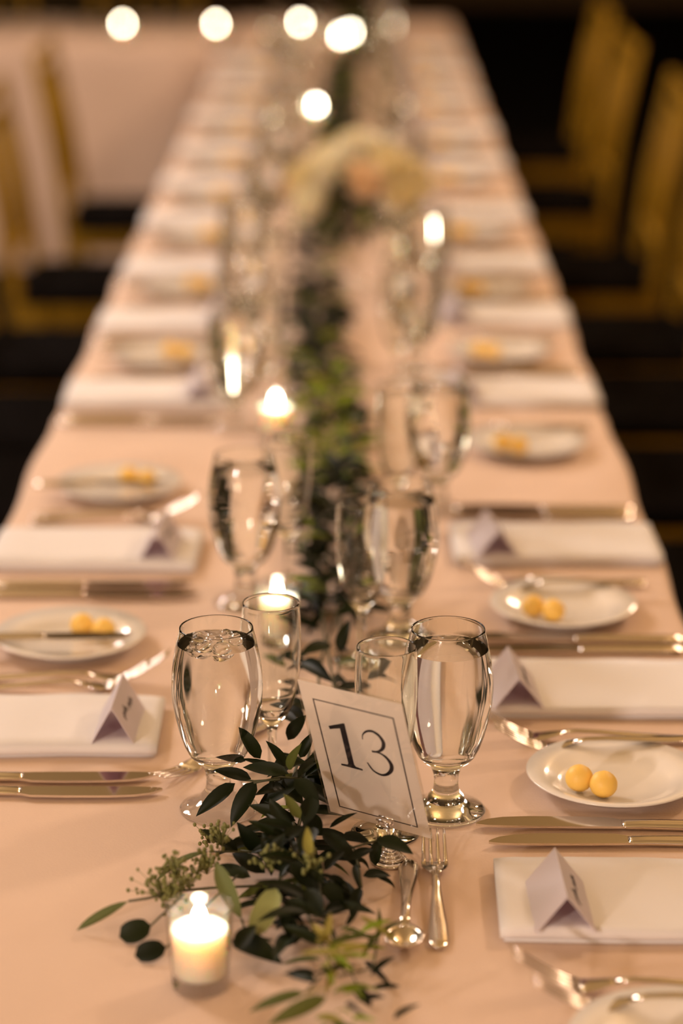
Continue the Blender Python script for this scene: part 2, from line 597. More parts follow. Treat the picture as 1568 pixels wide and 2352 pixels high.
def spoon_parts(L=.175):
    h = MB()
    k = L / .175
    h.loft([((x * k, 0, z), (0, w, 0), (0, 0, t)) for x, w, z, t in ((0, .002, .0030, .0010), (.003, .0062, .0030, .0016), (.012, .0085, .0034, .0019), (.035, .0078, .0046, .0019), (.07, .0052, .0088, .0019), (.10, .0036, .0125, .0019), (.122, .0036, .0125, .0018), (.134, .0046, .0100, .0014))], 12)
    b = MB()
    nu, nv = 8, 20

    def pt(r, t, dz):
        x = .150 + .019 * r * math.cos(t)
        y = .0150 * r * math.sin(t) * (1 + .12 * math.cos(t))
        z = .0015 + .0095 * r * r + dz
        return (x * k, y, z)
    vs, fs = [], []
    for dz in (.0012, 0):
        for i in range(nu + 1):
            for j in range(nv):
                vs.append(pt(max(i / nu, .001), 2 * math.pi * j / nv, dz))
    o = (nu + 1) * nv
    for i in range(nu):
        for j in range(nv):
            j2 = (j + 1) % nv
            a, b2, c, d = i * nv + j, (i + 1) * nv + j, (i + 1) * nv + j2, i * nv + j2
            fs.append((a, b2, c, d))
            fs.append((o + a, o + d, o + c, o + b2))
    for j in range(nv):
        j2 = (j + 1) % nv
        fs.append((nu * nv + j, o + nu * nv + j, o + nu * nv + j2, nu * nv + j2))
    b.add(vs, fs)
    return [('handle', h.mesh('spoon_handle', M['silver'])), ('bowl', b.mesh('spoon_bowl', M['silver']))]


def plate_mesh(R=.0775):
    k = R / .0775
    pr = [(0, .002), (.040, .002), (.042, .0005), (.0445, .0005), (.046, .003), (.056, .0085), (.0765, .0150), (.0775, .0162), (.0768, .0172), (.058, .0115), (.050, .0075), (.045, .0058), (.03, .0052), (0, .0050)]
    return MB().lathe([(r * k, z) for r, z in pr], 56).mesh('plate', M['china'])


def butter_mesh():
    mb = MB().sphere((0, 0, 0), .0122, 20, 12)
    vs = []
    for p in mb.v:
        v = Vector(p)
        v *= 1 + .03 * noise.noise(v * 180)
        vs.append((v.x, v.y, v.z * .97 + .0115))
    mb.v = vs
    return mb.mesh('butter_ball', M['butter'])


def napkin_mesh(L=.235, W=.128, seed=1):
    """white napkin folded in a flat packet: soft layers with a rounded fold along one long side"""
    mb = MB()
    nx = 26
    hgt = [.0032, .0092]
    z0 = .0004
    rnd = random.Random(seed)
    for li, h in enumerate(hgt):
        w = W - (.006 if li == 0 else 0)
        off = 0
        sec = []
        r = h / 2
        for k in range(7):                            # rounded fold on the -y side
            t = math.pi / 2 + math.pi * k / 6
            sec.append((-w / 2 + r + r * 1.0 * math.cos(t) + off, z0 + r + r * math.sin(t)))
        low = [(-w / 4, z0), (w / 4, z0), (w / 2 - .001, z0)]
        up = [(w / 2, z0 + h * .5), (w / 2 - .001, z0 + h), (w / 3, z0 + h), (w / 8, z0 + h), (-w / 8, z0 + h), (-w / 3, z0 + h)]
        ring = sec + low + up
        n = len(ring)
        vs, fs = [], []
        for i in range(nx + 1):
            u = i / nx
            x = -L / 2 + .003 * (1 - li) + (L - .006 * (1 - li)) * u
            sq = 1 - .25 * max(0, 1 - u * nx / 1.5) - .25 * max(0, 1 - (1 - u) * nx / 1.5)
            for y, z in ring:
                e = .0030 * noise.noise(Vector((x * 12, seed * 3.1 + li * .2, 0)))
                b = .0016 * (1 + noise.noise(Vector((x * 22, y * 22, seed * 2.3)))) * (1 if li == 1 and z > z0 + h * .6 else .25) * (z / .012)
                vs.append((x + .002 * noise.noise(Vector((y * 30, seed, li))) * (1 if u in (0, 1) else 0), y * (1 - (1 - sq) * .02) + e, z0 + (z - z0) * sq + b))
        for i in range(nx):
            for k in range(n):
                k2 = (k + 1) % n
                fs.append((i * n + k, (i + 1) * n + k, (i + 1) * n + k2, i * n + k2))
        fs.append(tuple(range(n)))
        fs.append(tuple(range(nx * n, (nx + 1) * n))[::-1])
        mb.add(vs, fs)
        z0 += h * .96
    return mb.mesh('napkin', M['napkin'])


NAP_H = .0134


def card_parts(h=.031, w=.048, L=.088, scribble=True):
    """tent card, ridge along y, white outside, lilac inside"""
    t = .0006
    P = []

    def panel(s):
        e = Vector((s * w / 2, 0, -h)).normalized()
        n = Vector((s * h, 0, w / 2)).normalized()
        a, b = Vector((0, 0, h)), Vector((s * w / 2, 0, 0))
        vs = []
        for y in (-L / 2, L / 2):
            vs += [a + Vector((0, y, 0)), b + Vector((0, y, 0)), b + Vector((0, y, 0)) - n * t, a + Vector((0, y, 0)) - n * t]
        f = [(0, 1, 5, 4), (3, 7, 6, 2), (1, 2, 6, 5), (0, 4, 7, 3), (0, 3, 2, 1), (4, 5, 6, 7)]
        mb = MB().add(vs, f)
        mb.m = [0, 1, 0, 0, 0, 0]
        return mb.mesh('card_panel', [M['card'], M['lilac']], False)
    sub = []
    if scribble:
        n = Vector((h, 0, w / 2)).normalized()
        dn = Vector((w / 2, 0, -h)).normalized()
        ll = math.hypot(h, w / 2)
        mb = MB()
        rnd = random.Random(4)
        for j, (va, vb, tt) in enumerate(((-.026, -.004, .42), (.002, .024, .48))):
            pts = []
            for k in range(15):
                u = k / 14
                pts.append(Vector((0, 0, h)) + dn * ll * (tt + .09 * math.sin(k * 1.9 + j) * (1.6 if k in (1, 9) else .8)) + Vector((0, va + (vb - va) * u, 0)) + n * .0002)
            mb.tube(pts, .00035, 4)
        sub = [('handwriting', mb.mesh('handwriting', M['ink']))]
    P.append(('card_panel', panel(-1)))
    P.append(('card_panel', panel(1), None, sub))
    return P


GOB_OUT = [(0, 0), (.030, 0), (.0335, .0010), (.0342, .0025), (.0330, .0042), (.0270, .0064), (.0200, .0092), (.0165, .0120), (.0150, .0160), (.0122, .0190), (.0108, .0240), (.0104, .0300), (.0112, .0360), (.0130, .0415), (.0150, .0450), (.0205, .0485), (.0250, .0535), (.0290, .0620), (.0325, .0730), (.0360, .0880), (.0381, .1010), (.0388, .1140), (.0383, .1270), (.0364, .1420), (.0337, .1560), (.0316, .1640), (.0313, .1662), (.0312, .1670), (.0309, .1676)]
GOB_IN = [(.0304, .1676), (.0301, .1671), (.0301, .1663), (.0304, .1640), (.0325, .1560), (.0352, .1420), (.0371, .1270), (.0376, .1140), (.0368, .1010), (.0346, .0880), (.0309, .0730), (.0268, .0630), (.0222, .0565), (.0160, .0535), (.0080, .0522), (0, .0520)]


def goblet_parts(level=.150, ice=False, seed=0, n=40):
    foot = MB().lathe(GOB_OUT[:8], n).mesh('foot', M['glass'])
    stem = MB().lathe(GOB_OUT[7:16], n).mesh('stem', M['glass'])
    ins = GOB_IN[::-1]                               # from the axis up to the rim
    low = [p for p in ins if p[1] < level - .0005]
    high = [p for p in ins if p[1] > level + .0005]
    (ra, za), (rb, zb) = low[-1], high[0]
    rl = ra + (rb - ra) * (level - za) / (zb - za)
    bowl = MB().lathe(GOB_OUT[15:] + high[::-1] + [(rl, level)], n).mesh('bowl', M['glass'])
    wm = MB().lathe(low + [(rl, level)], n, mi=0)
    wm.lathe([(rl, level), (rl - .0006, level - .0004), (rl - .0011, level - .0005), (rl - .0016, level - .0005), (rl * .6, level - .0005), (0, level - .0005)], n, mi=1)
    P = [('foot', foot), ('stem', stem), ('bowl', bowl), ('water', wm.mesh('water', [M['waterwall'], M['water']]))]
    if ice:
        rnd = random.Random(seed)
        for k in range(7):
            mb = MB().sphere((0, 0, 0), .0085 + .002 * rnd.random(), 12, 8, sc=(1, .85, .75))
            mb.v = [tuple(Vector(p) * (1 + .30 * noise.noise(Vector(p) * 110 + Vector((k * 3, 1, 2))))) for p in mb.v]
            a = k * 2.4
            rr = .0165 if k else 0
            P.append(('ice_cube', mb.mesh('ice_cube', M['ice']), Matrix.Translation((rr * math.cos(a), rr * math.sin(a), level - .0045 + .004 * rnd.random())) @ Matrix.Rotation(rnd.random() * 6, 4, 'X')))
    return P


def flute_parts(n=36):
    out = [(0, 0), (.028, 0), (.0295, .0012), (.0285, .0026), (.018, .0046), (.008, .0070), (.0048, .0110), (.0038, .0180), (.0036, .0350), (.0042, .0480), (.0060, .0540), (.0095, .0580)]
    bo = [(.0095, .0580), (.0140, .0635), (.0188, .0740), (.0225, .0880), (.0250, .1060), (.0261, .1240), (.0262, .1380), (.0256, .1540), (.0250, .1640), (.0248, .1668), (.0247, .1674), (.0245, .1680)]
    bi = [(.0241, .1680), (.0239, .1676), (.0239, .1670), (.0241, .1640), (.0247, .1540), (.0253, .1380), (.0252, .1240), (.0241, .1060), (.0216, .0885), (.0175, .0750), (.0110, .0665), (.0040, .0640), (0, .0636)]
    return [('foot', MB().lathe(out[:6], n).mesh('foot', M['glass'])), ('stem', MB().lathe(out[5:], n).mesh('stem', M['glass'])),
            ('bowl', MB().lathe(bo + bi, n).mesh('bowl', M['glass']))]


def votive_parts():
    wall = MB().lathe([(.0212, .0105), (.0228, .035), (.0243, .060), (.0246, .0645), (.0243, .0655), (.0238, .0655), (.0234, .0645), (.0230, .060), (.0216, .035), (.0206, .0125)], 40).mesh('votive_glass', M['thin'])
    glass = MB().lathe([(0, 0), (.0190, 0), (.0203, .0010), (.0208, .0030), (.0212, .0100), (.0206, .0106), (.0180, .0107), (0, .0107)], 40).mesh('glass_base', M['glass'])
    wax = MB().lathe([(0, .0111), (.0186, .0113), (.0198, .0130), (.0208, .035), (.0213, .0470), (.0208, .0482), (.0196, .0474), (.012, .0462), (0, .0458)], 40).mesh('wax', M['wax'])
    wick = MB().tube([(0, 0, .045), (.0003, .0002, .050), (.001, 0, .0525)], .0007, 6).mesh('wick', M['wick'])
    fl = MB().lathe([(0, .0478), (.0030, .0484), (.0046, .0505), (.0052, .0535), (.0050, .0570), (.0040, .0610), (.0024, .0640), (0, .0660)], 16).mesh('flame', M['flame'])
    return [('glass_base', glass), ('votive_glass', wall), ('wax', wax), ('wick', wick, None, []), ('flame', fl)]


FORK, FORK_S = fork_parts(), fork_parts(.188, .0074, .0106, .031)
FORK_J, FORK_SJ = fork_parts(joined=True), fork_parts(.188, .0074, .0106, .031, joined=True)
DFORK = fork_parts(.192, .0078, .0112, .014)
KNIFE, KNIFE_S = knife_parts(), knife_parts(.222)
KNIFE_J = knife_parts(joined=True)
BKNIFE = knife_parts(.165)
SPOON = spoon_parts()
PLATE, BUTTER = plate_mesh(), butter_mesh()
NAPKINS = [napkin_mesh(seed=s) for s in range(4)]
CARD, CARDTALL = card_parts(), card_parts(.036, .040, .088)
GOB, GOB_ICE = goblet_parts(), goblet_parts(.154, True, 3)
FLUTE = flute_parts()
VOTIVE = votive_parts()


def lab(what, i, sgn):
    return '%s, %s place past the 13 card, %s' % (what, ORD[i], SIDE[sgn])


def setting(sgn, i, Y, pl=-.225, gob=(.105, .165), fl=(.045, .09), ice=False):
    """one place; pl = plate offset along the table; right side as written, left side turned by half a turn"""
    rnd = random.Random(i * 7 + (50 if sgn > 0 else 0))
    R0 = 0 if sgn > 0 else math.pi

    def at(x, dy):
        return sgn * x, Y + sgn * dy
    near = Y < 3.0
    j = lambda a: (rnd.random() - .5) * 2 * a
    x, y = at(.262 + j(.004), 0)
    thing('napkin', [(None, NAPKINS[(i + (sgn > 0)) % 4])], place(x, y, T, R0 + j(.025)), lab('white folded napkin lying flat', i, sgn), 'napkin', 'folded white napkins')
    x, y = at(.190 + j(.006), -.026)
    if sgn < 0:
        x, y = at(.185, .018)
    thing('place_card', CARD if sgn > 0 else CARDTALL, place(x, y, T + NAP_H, (0 if sgn > 0 else 0) + j(.06) + (.06 if sgn > 0 else .0)), lab('white tent place card on napkin', i, sgn), 'place card', 'tent place cards')
    px, py = at(.257 + j(.004), pl + j(.006))
    thing('bread_plate', [(None, PLATE)], place(px, py, T, j(3)), lab('white china bread plate with butter', i, sgn), 'plate', 'white bread plates')
    b1, b2 = ((-.033, -.022), (-.013, -.034)) if sgn > 0 else ((.010, .020), (.034, .003))
    for q, (bx, by) in enumerate((b1, b2)):
        r = math.hypot(bx, by)
        bz = .0054 if r < .03 else .0054 + (r - .03) * .19
        thing('butter_ball', [(None, BUTTER)], place(px + bx, py + by, T + bz, q * 2.1 + i), lab('yellow butter ball toward the %s' % (('garland', 'table edge')[q] if sgn > 0 else ('table edge', 'garland')[q]), i, sgn), 'butter', 'butter balls at the %s place, %s' % (ORD[i], SIDE[sgn]))
    if sgn < 0:
        thing('butter_knife', BKNIFE if near else [(None, KNIFE_J[0][1])], place(px - .10, py - .030, T + .0162, .06 + j(.05), 1 if near else .7), lab('small butter knife across the bread plate', i, sgn), 'knife', 'butter knives')
    # forks between plate and napkin, tines towards the table centre, curving up
    fx, fy = at(.352, pl + .100)
    thing('table_fork', FORK if near else FORK_J, place(fx, fy, T + (.0015 if sgn < 0 else .0010), R0 + math.pi - .02 + j(.02)), lab('steel table fork %s' % ('nearer the napkin' if sgn > 0 else 'nearer the bread plate'), i, sgn), 'fork', 'steel forks')
    if sgn > 0:
        fx, fy = at(.348, pl + .063)
        thing('table_fork', FORK_S if near else FORK_SJ, place(fx, fy, T + .0175, math.pi + .01 + j(.02), 1, 0, .070), lab('steel fork resting on the plate rim', i, sgn), 'fork', 'steel forks')
    else:
        fx, fy = at(.352, pl + .128)
        thing('table_fork', FORK_S if near else FORK_SJ, place(fx, fy, T + .0010, .03 + j(.03)), lab('shorter steel fork beside the napkin', i, sgn), 'fork', 'steel forks')
    # knives on the other side of the napkin
    for q, dy in enumerate((.146, .116)):
        kx, ky = at(.370 - .004 * q, dy)
        kk = (KNIFE if q == 0 else KNIFE_S) if near else KNIFE_J
        thing('table_knife', kk, place(kx, ky, T, R0 + math.pi + .02 * (q * 2 - 1) * .6 + j(.012), 1 if near or q == 0 else .94), lab('steel table knife %s the napkin' % ('next to' if q else 'farther from'), i, sgn), 'knife', 'steel table knives')
    gx, gy = gob
    thing('water_goblet', GOB_ICE if ice else GOB, place(gx, gy, T, rnd.random() * 6), lab('full glass water goblet' + (' with ice' if ice else ''), i, sgn), 'goblet', 'water goblets')
    thing('champagne_flute', FLUTE, place(fl[0], fl[1], T, rnd.random() * 6), lab('empty clear champagne flute', i, sgn), 'flute', 'champagne flutes')


rg = {0: ((.111, 1.913), (.0585, 1.868)), 1: ((.080, 2.344), (.040, 2.281)), 2: ((.134, 2.791), (.085, 2.72)), 4: ((.155, 3.97), (.10, 3.90))}
lg = {0: ((-.084, 1.915), (-.040, 1.978)), 1: ((-.084, 2.453), (-.040, 2.52)), 4: ((-.158, 4.07), (-.128, 4.18)), 10: ((-.19, 7.235), (-.06, 7.33))}
rp = {1: -.219, 2: -.232, 3: -.29, 4: -.264}
lp = {0: -.228, 1: -.243, 2: -.207, 3: -.245, 4: -.27}
for i, Y in enumerate(RIGHT):
    r = random.Random(i)
    g, f_ = rg.get(i, ((.120 + .02 * r.random(), Y + .155), (.085 + .02 * r.random(), Y + .06)))
    setting(1, i, Y, rp.get(i, -.24), g, f_)
for i, Y in enumerate(LEFT):
    r = random.Random(i + 30)
    g, f_ = lg.get(i, ((-.125 - .02 * r.random(), Y - .165), (-.085 - .02 * r.random(), Y - .06)))
    setting(-1, i, Y, lp.get(i, -.24), g, f_, i == 0)
# dessert cutlery laid across the head of the first places
thing('dessert_fork', DFORK, place(.0965, 1.655, T, math.pi / 2 - .01), 'steel dessert fork pointing at the goblet beside the 13 card', 'fork', 'dessert cutlery')
thing('dessert_spoon', SPOON, place(.0775, 1.810, T, -math.pi / 2 - .05), 'steel dessert spoon beside the dessert fork and card holder', 'spoon', 'dessert cutlery')
thing('dessert_fork', DFORK, place(-.040, 2.120, T, math.pi + 1.02), 'steel dessert fork behind the iced water goblet', 'fork', 'dessert cutlery')

# ---------------------------------------------------------------- candles
OBST = [(o.location.x, o.location.y, .044 if o.name.startswith('water') else .034) for o in bpy.data.objects if o.name.startswith(('water_goblet', 'champagne_flute'))]
CANDLES = [
    (-.081, 1.600, 'lit votive candle among the nearest garland tips'),
    (-.046, 2.335, 'lit votive candle behind the iced goblet and flute'),
    (-.071, 3.110, 'lit votive candle beside garland leaves tinted lime as candlelit'),
    (-.127, 3.500, 'lit votive candle between goblets on the pink-skirt side'),
    (.135, 4.250, 'lit votive candle beside the rose centrepiece'),
    (-.060, 6.045, 'lit votive candle farther on past the rose centrepiece'),
    (-.006, 7.690, 'lit votive candle near the far end of the long table'),
    (-.143, 8.110, 'lit votive candle at the corner by the cross table'),
    (.022, 7.800, 'lit votive candle close behind the far-end candle'),
    (-.725, 8.060, 'lit votive candle on the cross table, second from the corner'),
    (-.418, 8.060, 'lit votive candle on the cross table, nearest the corner'),
]
for x, y, l in CANDLES:
    OBST.append((x, y, .031))
    thing('votive_candle', VOTIVE, place(x, y, T), l, 'candle', 'lit votive candles')


# ---------------------------------------------------------------- table number card in its holder
r3 = Vector((.857, -.517, -.0165)).normalized()
u3 = Vector((-.177, -.3236, .931))
u3 = (u3 - r3 * u3.dot(r3)).normalized()
n3 = r3.cross(u3)
SIGN = Matrix(((r3.x, u3.x, n3.x, .041), (r3.y, u3.y, n3.y, 1.823), (r3.z, u3.z, n3.z, T + .086), (0, 0, 0, 1)))


def stroke(pts, z, mb, sub=6):
    """flat stroke with changing width along a smooth path"""
    P = [Vector((p[0], p[1], 0)) / 1000 for p in pts]
    W = [p[2] / 11000 * .5 for p in pts]
    path, ws = [], []
    n = len(P)
    for i in range(n - 1):
        p0, p1, p2, p3 = P[max(i - 1, 0)], P[i], P[i + 1], P[min(i + 2, n - 1)]
        for k in range(sub):
            t = k / sub
            path.append(.5 * ((2 * p1) + (p2 - p0) * t + (2 * p0 - 5 * p1 + 4 * p2 - p3) * t * t + (3 * p1 - p0 - 3 * p2 + p3) * t ** 3))
            ws.append(W[i] + (W[i + 1] - W[i]) * t)
    path.append(P[-1])
    ws.append(W[-1])
    vs, fs = [], []
    for i, p in enumerate(path):
        d = (path[min(i + 1, len(path) - 1)] - path[max(i - 1, 0)]).normalized()
        nn = Vector((-d.y, d.x, 0))
        vs += [p + nn * ws[i] + Vector((0, 0, z)), p - nn * ws[i] + Vector((0, 0, z))]
    for i in range(len(path) - 1):
        fs.append((2 * i, 2 * i + 1, 2 * i + 3, 2 * i + 2))
    mb.add(vs, fs)


ZP = .00036
one = [(-28.6, 29.4), (-27.9, 26.0), (-23.9, 27.6), (-17.6, 29.8), (-17.6, -8.6), (-18.6, -10.6), (-25.0, -11.2), (-25.2, -13.2), (-4.6, -13.2), (-4.4, -11.3), (-10.6, -10.7), (-11.9, -8.6), (-11.9, 36.6), (-13.2, 36.6)]
d1 = MB().add([(x / 1000, y / 1000, ZP) for x, y in one], [tuple(range(len(one)))[::-1]])
d3 = MB()
stroke([(2.6, 23.6, 7), (3.8, 29.0, 12), (8.3, 33.9, 22), (14.2, 35.6, 28), (19.6, 32.6, 34), (22.4, 26.7, 40), (21.5, 21.0, 37), (18.1, 16.0, 27), (13.5, 13.2, 20), (9.0, 12.4, 25)], ZP, d3)
stroke([(11.5, 13.0, 17), (17.7, 12.2, 22), (22.6, 8.6, 33), (25.4, 2.0, 42), (23.7, -4.7, 38), (18.5, -10.4, 29), (12.7, -12.4, 24), (6.0, -9.6, 22), (1.9, -2.0, 14)], ZP + .00002, d3)
fr = MB()
x0, x1, y0, y1, lw = -.0380, .0380, -.0645, .0569, .00125
for a in ((x0, x1, y1 - lw, y1), (x0, x1, y0, y0 + lw), (x0, x0 + lw, y0 + lw, y1 - lw), (x1 - lw, x1, y0 + lw, y1 - lw)):
    fr.add([(a[0], a[2], ZP), (a[1], a[2], ZP), (a[1], a[3], ZP), (a[0], a[3], ZP)], [(0, 1, 2, 3)])
thing('table_number_card', [
    ('paper', MB().box(-.0485, .0485, -.0735, .0735, -.0003, .0003).mesh('paper', M['signpaper'], False), None,
     [('digit_one', d1.mesh('digit_one', M['ink'], False)), ('digit_three', d3.mesh('digit_three', M['ink'], False)), ('border_line', fr.mesh('border_line', M['ink'], False))]),
    ('laminate', MB().box(-.0508, .0508, -.0762, .0762, -.0006, .0006).mesh('laminate', M['plastic'], False)),
], SIGN, 'laminated white table card reading 13 in a black border', 'table sign')

hb = MB()
hb.lathe([(0, 0), (.0150, 0), (.0158, .0012), (.0150, .0026), (.0120, .0034)], 28)
for q, (R, z) in enumerate(((.0118, .0044), (.0092, .0068), (.0066, .0092), (.0042, .0114))):
    hb.lathe([(R - .0022 + .0024 * math.cos(t * math.pi / 4), z + .0019 * math.sin(t * math.pi / 4)) for t in range(-2, 5)] , 24)
    hb.lathe([(0, z), (R, z)], 24)
hb.lathe([(.005, .0118), (.003, .013), (0, .0132)], 16)
stem_m = MB().tube([(0, 0, .0115), (0, .003, .020), (-.003, .012, .028)], .0016, 10)
clip = MB()
for s in (-1, 1):
    o = n3 * (.0022 * s)
    c0 = Vector((-.003, .012, .028))
    for k in (-1, 1):
        b0 = c0 + r3 * (.005 * k) + o
        clip.tube([c0 + o * .5, b0, b0 + u3 * .006], .0009, 6)
    clip.tube([c0 + r3 * -.007 + o + u3 * .006, c0 + r3 * .007 + o + u3 * .006], .0011, 6)
thing('card_holder', [('base', hb.mesh('base', M['chrome'])), ('stem', stem_m.mesh('stem', M['chrome'])), ('clip', clip.mesh('clip', M['chrome']))],
      place(.0615, 1.812, T), 'small silver coiled card holder clipping the 13 card', 'card holder')


# ---------------------------------------------------------------- greenery
def leaf_mesh(name, m, kind):
    ns, cross = 7, 2
    vs, fs = [], []
    for i in range(ns + 1):
        t = i / ns
        if kind == 'pointed':
            w = (t ** .62) * (1 - t) ** .95 * 1.72
        elif kind == 'round':
            w = (t ** .5) * (1 - t) ** .45 * 1.42
        else:
            w = (t ** .8) * (1 - t) ** .8 * 1.74
        w *= .5
        for j in range(-cross, cross + 1):
            a = j / cross
            z = .10 * w * a * a * 2 - .10 * t * t + .06 * math.sin(t * 3.0)
            vs.append((t, w * a + .03 * math.sin(t * 4), z))
    n = 2 * cross + 1
    for i in range(ns):
        for j in range(n - 1):
            fs.append((i * n + j, (i + 1) * n + j, (i + 1) * n + j + 1, i * n + j + 1))
    return MB().add(vs, fs).mesh(name, m)


LEAF = {k: leaf_mesh('leaf_' + k, M['leaf_' + k], sh) for k, sh in (('d', 'pointed'), ('o', 'pointed'), ('y', 'slim'), ('l', 'pointed'), ('s', 'slim'), ('S', 'round'))}
LEAF['r'] = leaf_mesh('leaf_r', M['leaf_d'], 'round')


def leaf_mtx(b, t, w, n0):
    b, t = Vector(b), Vector(t)
    X = t - b
    L = X.length
    X.normalize()
    Z = Vector(n0) - X * X.dot(Vector(n0))
    Z.normalize()
    Y = Z.cross(X)
    return Matrix(((X.x * L, Y.x * w, Z.x * L, b.x), (X.y * L, Y.y * w, Z.y * L, b.y), (X.z * L, Y.z * w, Z.z * L, b.z), (0, 0, 0, 1)))


HERO = """-47,1891,58,-66,1892,88,13,d -25,1870,60,-40,1865,85,10,d -60,1900,52,-85,1900,60,11,d -54,1871,48,-86,1874,56,12,d -22,1859,58,-62,1872,60,14,d -68,1881,40,-101,1864,18,14,d
-50,1874,45,-72,1855,12,18,d -13,1878,45,-51,1876,20,16,d -22,1858,62,-13,1846,90,9,o -13,1877,65,-4,1876,85,10,d -21,1831,30,-30,1833,36,6,d -20,1819,30,-38,1823,26,8,d
-44,1794,18,-62,1789,45,14,d -62,1797,16,-92,1802,35,12,d -39,1766,12,-67,1785,22,16,d -32,1734,35,-27,1738,50,14,d 50,1776,36,80,1768,30,15,d 21,1796,30,42,1789,30,11,d
18,1777,30,33,1771,20,10,d 29,1753,30,48,1768,34,9,d 49,1766,18,51,1773,30,11,d 39,1744,20,62,1752,18,10,d 50,1746,18,62,1754,6,5,d 33,1767,25,43,1777,12,5,d
9,1733,30,18,1744,36,10,d 37,1721,22,29,1704,6,10,d 33,1749,28,37,1719,20,7,d 11,1723,30,25,1725,18,10,d -2,1701,58,-4,1691,85,9,y -6,1707,55,7,1695,40,14,d
-18,1705,50,6,1693,30,17,d -11,1776,55,-24,1780,75,10,o -17,1820,70,5,1811,50,16,d 12,1802,35,24,1804,42,5,d -27,1671,45,-43,1641,20,21,S -54,1680,14,-77,1720,45,19,s
-142,1695,22,-182,1682,4,11,s -123,1674,12,-144,1669,6,16,d -109,1642,10,-133,1638,5,15,d -60,1642,16,-21,1618,12,20,d -55,1624,18,-42,1643,30,14,d -84,1772,28,-129,1768,6,3,s
-50,1752,15,-79,1765,20,12,d -22,1665,35,7,1659,30,13,d -23,1649,34,-11,1644,14,14,d 8,1697,36,22,1694,20,15,d 10,1592,40,14,1588,60,7,y -2,1535,30,-44,1534,16,9,o
13,1529,30,-29,1515,16,12,o 50,1652,12,51,1652,35,5,o 38,1615,14,48,1634,20,5,o 44,1590,14,60,1604,22,6,d 44,1570,14,67,1580,12,5,d 6,1559,25,-20,1586,20,9,d
31,1561,45,-8,1568,45,6,y 17,1564,50,36,1564,50,7,y 30,1546,30,38,1548,20,9,d 34,1541,20,47,1550,18,6,d 60,1530,12,64,1528,16,5,d -5,1671,45,8,1660,25,15,d
0,1749,60,-10,1722,50,16,d -2,1796,65,-7,1779,50,16,d -43,2012,50,-15,1979,55,14,d -12,2002,50,-35,2021,55,13,d -18,2144,50,11,2099,50,16,d 19,2181,45,27,2197,75,14,d
10,2192,50,-19,2168,50,17,d 22,2389,50,49,2327,45,14,d 14,2288,45,53,2320,50,13,d 27,2322,40,49,2323,35,10,d 27,2333,50,32,2336,75,12,d 55,2110,50,70,2141,60,11,d
39,2099,50,64,2116,50,11,d -37,1894,50,-9,1884,60,13,d -7,1785,55,7,1787,35,14,d -25,1939,55,-10,1950,75,13,d -24,1746,50,-7,1760,55,13,d -38,1743,40,-22,1750,50,12,d"""
hero = [p.split(',') for p in HERO.split()]
PATH = [(.030, 1.42), (.028, 1.55), (.004, 1.68), (-.006, 1.76), (-.013, 1.858), (-.008, 1.98), (.008, 2.106), (.009, 2.35), (.012, 2.57), (.009, 2.93), (-.005, 3.26), (-.022, 3.67), (-.035, 4.19), (-.040, 4.72), (-.02, 5.4), (.0, 6.2), (.0, 7.2), (.078, 7.70), (.075, 7.84), (.03, 8.45)]


def path_at(y):
    for (xa, ya), (xb, yb) in zip(PATH, PATH[1:]):
        if ya <= y <= yb:
            t = (y - ya) / (yb - ya)
            t = t * t * (3 - 2 * t)
            return xa + (xb - xa) * t
    return PATH[-1][0]


garland = obj('leaf_garland', None, None, Matrix.Translation((0, 1.45, T)), label='dark green ruscus leaf garland running down the long table', category='garland')
eucalyptus = obj('eucalyptus_sprig', None, None, Matrix.Translation((-.08, 1.72, T)), label='sage seeded eucalyptus sprig tucked beside the nearest candle', category='sprig')
O1 = Matrix.Translation((0, -1.45, 0))
O2 = Matrix.Translation((.08, -1.72, 0))
rng = random.Random(11)
nleaf = 0
for p in hero:
    v = [float(q) / 1000 for q in p[:7]]
    k = p[7]
    b, t, w = v[0:3], v[3:6], v[6]
    n0 = (rng.uniform(-.35, .35), -.55, .75)
    if k == 's' and w < .005:
        n0 = (0, .8, .5)
        w = .010
    dist = (Vector(t) - Vector(b)).length
    if dist < .024:                                  # leaf seen end on: keep a leaf-like length
        d = (Vector(t) - Vector(b))
        d = d / max(dist, 1e-6) * .026
        t = tuple(Vector(b) + d)
    t = (t[0], t[1], max(t[2], .004))
    if k in 'sS':
        obj('leaf', LEAF[k], eucalyptus, O2 @ leaf_mtx(b, t, w * 1.25, n0))
    else:
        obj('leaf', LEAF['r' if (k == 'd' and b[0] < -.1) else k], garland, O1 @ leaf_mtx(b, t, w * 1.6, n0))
        nleaf += 1

# stems of the garland
ys = [1.58 + .05 * k for k in range(138)]
for s in range(3):
    obj('stem', MB().tube([(path_at(y) + .010 * math.sin(y * 9 + s * 2.1), y, .012 + .008 * (1 + math.sin(y * 11 + s * 1.7))) for y in ys], [.0006 + .0010 * min(1, (y - 1.58) / .15) for y in ys], 5).mesh('stem', M['stem']), garland, O1.copy())
for p in ((( -.052, 1.87, .045), (-.030, 1.875, .048), (-.012, 1.88, .045)), ((-.065, 1.885, .042), (-.052, 1.874, .045), (-.03, 1.866, .05)), ((.010, 1.80, .03), (.032, 1.775, .03), (.036, 1.74, .028), (.038, 1.72, .022)), ((.03, 1.775, .03), (.05, 1.776, .036)), ((-.012, 1.76, .03), (-.04, 1.785, .02), (-.06, 1.797, .017)),
          ((.02, 1.56, .03), (.046, 1.60, .015), (.05, 1.652, .013)), ((.008, 1.56, .03), (-.002, 1.535, .03))):
    obj('twig', MB().tube(p, .0010, 5).mesh('twig', M['stem']), garland, O1.copy())


